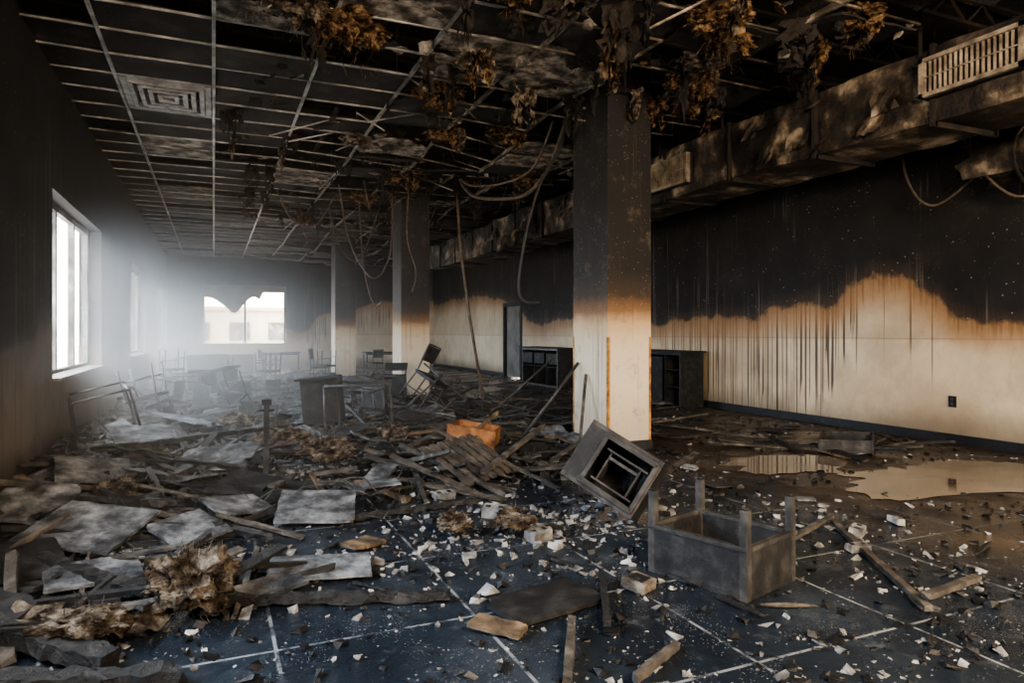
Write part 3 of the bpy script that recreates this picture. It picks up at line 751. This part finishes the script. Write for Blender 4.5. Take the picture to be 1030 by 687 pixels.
def cabinet_open(w, d, h, t=.025):
    mb = MB()
    mb.box((-w/2+t/2, 0, h/2), (t, d, h)); mb.box((w/2-t/2, 0, h/2), (t, d, h))
    mb.box((0, 0, t/2), (w-2*t, d, t)); mb.box((0, 0, h-t/2), (w-2*t, d, t)); mb.box((0, d/2-t/2, h/2), (w-2*t, t, h-2*t))
    f = .05
    mb.box((-w/2+f/2, -d/2-.01, h/2), (f, .02, h), mat=1); mb.box((w/2-f/2, -d/2-.01, h/2), (f, .02, h), mat=1)
    mb.box((0, -d/2-.01, f/2), (w-2*f, .02, f), mat=1); mb.box((0, -d/2-.01, h-f/2), (w-2*f, .02, f), mat=1)
    return mb
# tipped cabinet: wide blank stile on one side, framed opening with drawer rails inside
mb = cabinet_open(.74, .50, .58)
mb.box((-.27, -.262, .29), (.20, .02, .50), mat=0)
mb.box((.07, -.275, .06), (.54, .03, .05), mat=1); mb.box((.07, -.275, .52), (.54, .03, .05), mat=1); mb.box((-.18, -.275, .29), (.045, .03, .48), mat=1); mb.box((.33, -.275, .29), (.045, .03, .48), mat=1)
mb.box((.08, -.12, .13), (.42, .24, .02), mat=1); mb.box((.08, -.12, .42), (.42, .24, .02), mat=1); mb.box((-.08, -.10, .28), (.02, .2, .28), mat=1); mb.box((.22, -.10, .28), (.02, .2, .28), mat=1)
mb.box((.07, -.2, .36), (.3, .02, .03), mat=1)
mb.v = [v*.85 for v in mb.v]
mb.obj('overturned_cabinet', [M_cab, M_edge], rot=RZ(-50) @ RY(28) @ RX(-20), loc=(2.76, 4.62, 0), ground=-.005, bevel=.004)

mb = cabinet_open(1.75, .55, 1.1); 
for x in (-.29, .29): mb.box((x, 0, .55), (.02, .5, 1.04))
mb.box((-.58, 0, .55), (.55, .5, .02)); mb.box((.58, 0, .4), (.55, .5, .02)); mb.box((.58, 0, .75), (.55, .5, .02)); mb.box((0, -.29, .52), (.54, .02, .98)); mb.box((0, 0, 1.12), (1.85, .64, .03))
mb.obj('storage_cabinet', [M_cab, M_char], rot=RZ(-90), loc=(8.82, 12.0, 0), ground=0., bevel=.004)
mb = cabinet_open(2.3, .55, 1.06)
for x in (-.4, .4): mb.box((x, 0, .53), (.02, .5, 1.0))
for x in (-.78, 0, .78): mb.box((x, -.28, .78), (.66, .02, .3)); mb.box((x, 0, .55), (.7, .5, .02)); mb.tube([(x-.08, -.31, .8), (x+.08, -.31, .8)], .01, mat=1)
mb.box((0, 0, 1.08), (2.4, .64, .03))
mb.obj('storage_cabinet', [M_cab, M_metal], rot=RZ(-90), loc=(8.82, 17.6, 0), ground=0., bevel=.004)

def drawer(w, d, h, t=.02):
    mb = MB(); mb.box((0, 0, t/2), (w-.02, d-.02, t)); mb.box((0, -d/2, h/2), (w+.04, t, h+.02)); mb.box((0, d/2, h/2), (w-2*t, t, h))
    for s in (-1, 1): mb.box((s*(w/2-t/2), 0, h/2), (t, d-t, h))
    mb.tube([(-.08, -d/2-.04, h/2), (.08, -d/2-.04, h/2)], .009); mb.tube([(-.08, -d/2, h/2), (-.08, -d/2-.04, h/2)], .007); mb.tube([(.08, -d/2, h/2), (.08, -d/2-.04, h/2)], .007)
    return mb
drawer(.56, .42, .2).obj('wooden_drawer', [M_orange], rot=RZ(-34) @ RX(2) @ RY(8), loc=(2.90, 7.8, 0), ground=.12, bevel=.003)
drawer(.85, .6, .16).obj('broken_drawer', [M_edge], rot=RZ(38) @ RX(-3), loc=(7.5, 6.35, 0), ground=0., bevel=.003)

mb = MB()
for k in range(7): mb.box((-.3+k*.1, 0, .03), (.06, .75, .018))
for y in (-.3, 0, .3): mb.box((0, y, .006), (.72, .06, .03))
mb.obj('slatted_pallet', [M_greywood], rot=RZ(24) @ RX(22) @ RY(-6), loc=(2.35, 6.45, 0), ground=.05)

def chair(back=True, arms=False):
    mb = MB(); r = .014; w = .44
    mb.box((0, 0, .455), (.44, .43, .035), mat=1)
    for s in (-1, 1):
        mb.tube([(s*.21, -.20, 0), (s*.20, -.19, .45)], r); mb.tube([(s*.21, .24, 0), (s*.20, .19, .45), (s*.20, .24, .92)], r)
        mb.tube([(s*.20, -.19, .43), (s*.20, .19, .43)], r); mb.tube([(s*.205, -.19, .18), (s*.205, .22, .18)], r*.8)
    mb.tube([(-.2, -.19, .43), (.2, -.19, .43)], r); mb.tube([(-.2, .19, .43), (.2, .19, .43)], r); mb.tube([(-.2, .24, .92), (.2, .24, .92)], r)
    mb.tube([(-.2, -.195, .25), (.2, -.195, .25)], r*.8)
    if back: mb.box((0, .235, .77), (.40, .022, .26), RX(-6), 1)
    return mb
def put_chair(x, y, rot, g=None, sc=1.): 
    mb = chair(); mb.v = [v*sc for v in mb.v]
    return mb.obj('metal_chair', [M_metal, M_cab], rot=rot, loc=(x, y, 0), ground=H(x, y)-.01 if g is None else g)
put_chair(2.05, 10.9, RZ(-50) @ RX(-80), sc=1.1)
put_chair(-.55, 14.6, RZ(60) @ RX(80), sc=1.2)
put_chair(-1.0, 13.4, RZ(-20) @ RY(100))
put_chair(3.45, 12.3, RZ(40) @ RX(28) @ RY(14), sc=1.15)
put_chair(3.2, 13.2, RZ(160) @ RX(70), sc=1.1)
put_chair(1.2, 17.5, RZ(30) @ RX(180)); put_chair(2.6, 18.8, RZ(70)); put_chair(.2, 19.5, RZ(-40) @ RX(90)); put_chair(3.1, 21, RZ(10) @ RX(180)); put_chair(1.6, 23.5, RZ(100)); put_chair(.4, 24.5, RZ(-10) @ RX(80)); put_chair(5.6, 20, RZ(40) @ RX(95)); put_chair(5.2, 24, RZ(200))
put_chair(.1, 12.6, RZ(130) @ RX(150)); put_chair(.7, 15.4, RZ(200) @ RX(100)); put_chair(-.9, 17.8, RZ(20) @ RX(180)); put_chair(-1.0, 11.2, RZ(75) @ RX(165), sc=1.05)
def table(w, l, h):
    mb = MB(); mb.box((0, 0, h-.015), (w, l, .03), mat=1); mb.box((0, 0, h-.07), (w-.12, l-.12, .06))
    for a in (-1, 1):
        for b in (-1, 1): mb.box((a*(w/2-.07), b*(l/2-.07), (h-.03)/2), (.045, .045, h-.03))
        mb.box((a*(w/2-.07), 0, .12), (.03, l-.15, .03))
    return mb
for x, y, r in ((1.0, 20.8, RZ(10) @ RX(180)), (2.2, 25.5, RZ(-5)), (-.6, 22.6, RZ(35) @ RX(86)), (5.9, 26.2, RZ(0)), (.6, 26.8, RZ(5) @ RX(90))):
    table(1.3, .75, .78).obj('dining_table', [M_metal, M_cab], rot=r, loc=(x, y, 0), ground=H(x, y)-.01)
table(1.1, .7, .75).obj('overturned_desk', [M_metal, M_cab], rot=RZ(28) @ RX(88), loc=(-.35, 16.6, 0), ground=.02)
mb = MB(); r = .018
for y in (0, .55): mb.tube([(-.32, y, 0), (-.30, y, .62), (.30, y, .66), (.36, y, .02)], r, 8)
for x in (-.30, .30): mb.tube([(x, 0, .63), (x, .55, .63)], r*.8, 8)
mb.obj('table_frame', [M_metal], rot=RZ(12) @ RY(-9) @ RX(6), loc=(-1.12, 9.3, 0), ground=.08)
mb = MB(); mb.box((0, 0, .33), (.5, .42, .6)); mb.box((0, -.215, .33), (.42, .012, .5), mat=1); mb.box((0, -.20, .64), (.54, .46, .025))
for s in (-1, 1): mb.box((s*.22, -.18, .0), (.04, .04, .08)); mb.box((s*.22, .18, .0), (.04, .04, .08))
mb.obj('bedside_cabinet', [M_black, M_cab], rot=RZ(-18) @ RY(-5), loc=(1.40, 9.6, 0), ground=.2, bevel=.006)
mb = MB()
for y in (0, .5): mb.tube([(-.42, y, .68), (.42, y, .72), (.46, y, 0)], .018, 8)
mb.tube([(-.42, 0, .68), (-.42, .5, .68)], .016, 8); mb.tube([(.42, 0, .72), (.42, .5, .72)], .016, 8); mb.tube([(-.42, 0, .68), (-.40, 0, .0)], .016, 8)
mb.obj('table_frame', [M_metal], rot=RZ(-14), loc=(1.72, 9.0, 0), ground=.12)
mb = MB(); mb.beam((0, 0, 0), (.01, .01, .80), .045, .045, 0, 8, .003); mb.box((.01, .01, .82), (.085, .085, .05)); mb.box((0, 0, .01), (.14, .14, .02)); mb.tube([(-.06, 0, .74), (.08, 0, .74)], .012)
mb.obj('metal_post', [M_char], loc=(.455, 6.96, 0), ground=.01)
mb = MB(); mb.box((0, 0, .03), (.15, .15, .06)); mb.box((0, 0, .062), (.10, .10, .006), mat=1); mb.tube([(-.02, 0, .06), (-.02, 0, .072)], .02, 12, 1)
mb.obj('junction_box', [M_tilel, M_cab], rot=RZ(24) @ RX(6), loc=(2.28, 3.37, 0), ground=.0, bevel=.004)
for x, y, a, s in ((2.15, 4.45, 20, 1), (2.1, 5.15, -40, 1.1), (4.35, 3.6, 30, .9), (4.05, 3.35, -15, .8), (1.9, 5.9, 10, 1), (4.9, 3.7, 70, .7)):
    mb = MB(); mb.box((0, 0, .04), (.19*s, .10*s, .07*s), jit=.008)
    for q in (-.05, .05): mb.box((q*s, 0, .04+.034*s), (.04*s, .04*s, .008), mat=1)
    mb.obj('broken_brick', [M_white, M_cab], rot=RZ(a) @ RX(8), loc=(x, y, 0), ground=0., bevel=.006)
for y, z in ((6.1, .57),):
    mb = MB(); mb.bb(XR-.02, XR, y-.05, y+.05, z-.075, z+.075); mb.bb(XR-.024, XR-.02, y-.02, y+.02, z+.01, z+.05, 1); mb.bb(XR-.024, XR-.02, y-.02, y+.02, z-.05, z-.01, 1)
    mb.obj('wall_outlet', [M_black, M_metal])
mb = MB(); n = 10
for q, (ox, oy, a) in enumerate(((0, 0, 20), (.22, -.1, -30), (-.25, .12, 60))):
    vs = []
    for i in range(n+1):
        for j in range(n+1):
            p = Vector(((i/n-.5)*.34, (j/n-.5)*.24, .05+.07*noise.noise(Vector((i*.35, j*.35, q*5)))+.02*noise.noise(Vector((i, j, q)))))
            p = RZ(a) @ p; vs.append(p+Vector((ox, oy, .02*q)))
    mb.add(vs, [(i*(n+1)+j, (i+1)*(n+1)+j, (i+1)*(n+1)+j+1, i*(n+1)+j+1) for i in range(n) for j in range(n)], 0)
mb.obj('crumpled_cardboard', [M_ins], loc=(-.62, 3.95, 0), ground=.02)

def puddle(cx, cy, rx, ry, seed):
    mb = MB(); n = 64; vs = []
    for k in range(n):
        a = 2*math.pi*k/n; d = 1+.45*noise.fractal(Vector((math.cos(a)*1.5, math.sin(a)*1.5, seed)), .8, 2, 4)
        vs.append((cx+math.cos(a)*rx*d, cy+math.sin(a)*ry*d, .006))
    mb.add(vs+[(cx, cy, .006)], [(k, (k+1) % n, n) for k in range(n)]); mb.obj('muddy_puddle', [M_pud])
for p in PUD: puddle(*p)

mb = MB(); nx, nz = 22, 10; vs = []
a, b, z0, z1 = WFAR
for i in range(nx+1):
    t = i/nx; L = .40+1.0*max(0, noise.noise(Vector((t*4.1, 2.2, 0)))+.2)*(1-abs(t-.35)*1.3)
    if t > .72: L = .22
    for j in range(nz+1):
        vs.append((a+.05+(b-a-.1)*t, YF+.12+.03*math.sin(t*24+j*.3), z1-.05-L*j/nz))
mb.add(vs, [(i*(nz+1)+j, (i+1)*(nz+1)+j, (i+1)*(nz+1)+j+1, i*(nz+1)+j+1) for i in range(nx) for j in range(nz)], 0, True)
mb.obj('torn_window_blind', [M_cloth])

mb = MB(); mb.bb(-80, 90, -80, 120, -.4, -.3); mb.obj('outdoor_ground', [M_ground])
mb = MB(); mb.bb(-6, 14, 62, 70, -.3, 3.4); mb.bb(-6.3, 14.3, 61.7, 70.3, 3.4, 3.7)
for k in range(6): mb.bb(-5+k*3.1, -3.4+k*3.1, 61.85, 62, .9, 2.4, 1)
mb.obj('neighbouring_building', [M_bldg, M_frame])

# ------------------------------------------------------------------ smoke haze (real scattering volume)
t = NT('smoke_haze_mat'); o = t.sep()
fx = t.sstep(o[0], -1.5, 3.6, 1., .03); fy = t.sstep(o[1], 6., 14., .30, 1.); fz = t.sstep(o[2], 1.8, 4.2, 1., .3)
dn = t.math('MULTIPLY', t.math('MULTIPLY', t.math('MULTIPLY', fx, fy), fz), .078)
vs_ = t.n('ShaderNodeVolumeScatter'); t.put(vs_.inputs['Density'], dn); t.put(vs_.inputs['Anisotropy'], .25); t.put(vs_.inputs['Color'], (1., .985, .96))
t.put(t.out.inputs['Volume'], vs_.outputs[0])
mb = MB(); mb.bb(XL+.01, 6.0, 5.0, YF-.01, .005, CEIL-.2); mb.obj('smoke_haze', [t.m])

# ------------------------------------------------------------------ light
w = bpy.data.worlds.new('World'); scene.world = w; w.use_nodes = True; nt = w.node_tree; nt.nodes.clear()
wo = nt.nodes.new('ShaderNodeOutputWorld'); bg = nt.nodes.new('ShaderNodeBackground'); tc = nt.nodes.new('ShaderNodeTexCoord'); sp = nt.nodes.new('ShaderNodeSeparateXYZ')
rp = nt.nodes.new('ShaderNodeValToRGB'); mr = nt.nodes.new('ShaderNodeMapRange')
nt.links.new(tc.outputs['Generated'], sp.inputs[0]); nt.links.new(sp.outputs[0], mr.inputs[0]); mr.inputs[1].default_value = -.7; mr.inputs[2].default_value = .1
nt.links.new(mr.outputs[0], rp.inputs[0]); rp.color_ramp.elements[0].color = (.73, .86, 1., 1); rp.color_ramp.elements[1].color = (1., .83, .62, 1)
nt.links.new(rp.outputs[0], bg.inputs[0]); bg.inputs[1].default_value = 22.; nt.links.new(bg.outputs[0], wo.inputs[0])

def area(name, loc, target, sx, sy, power, color, portal=False):
    l = bpy.data.lights.new(name, 'AREA'); l.shape = 'RECTANGLE'; l.size = sx; l.size_y = sy; l.energy = power; l.color = color
    if portal: l.cycles.is_portal = True
    ob = bpy.data.objects.new(name, l); scene.collection.objects.link(ob); ob.location = loc
    ob.rotation_euler = (Vector(target)-Vector(loc)).to_track_quat('-Z', 'Y').to_euler(); return ob
for i, (a, b, z0, z1) in enumerate(WL):
    area('window_portal', (XL-.34, (a+b)/2, (z0+z1)/2), (5, (a+b)/2, (z0+z1)/2), b-a, z1-z0, 1, (1, 1, 1), True)
a, b, z0, z1 = WFAR; area('window_portal', ((a+b)/2, YF+.34, (z0+z1)/2), ((a+b)/2, 0, (z0+z1)/2), b-a, z1-z0, 1, (1, 1, 1), True)
a, b, z0, z1 = WFRONT; area('window_portal', ((a+b)/2, YB-.34, (z0+z1)/2), ((a+b)/2, 10, (z0+z1)/2), b-a, z1-z0, 1, (1, 1, 1), True)
area('warm_fill_light', (2.2, -1.6, 3.4), (8.8, 9.5, 1.7), 2.2, 1.4, 860, (1., .77, .53))  # added fill lamp behind the camera, brightens and warms the right wall

# ------------------------------------------------------------------ camera
cam = bpy.data.cameras.new('camera'); co = bpy.data.objects.new('camera', cam); scene.collection.objects.link(co)
cam.lens = 24; cam.sensor_width = 36; cam.shift_y = -8.5/1030; co.location = (0, 0, 1.5); co.rotation_euler = (math.radians(90), 0, math.radians(-23.6)); scene.camera = co
scene.view_settings.exposure = .35
try: scene.view_settings.look = 'AgX - Medium High Contrast'
except Exception as e: print(e)
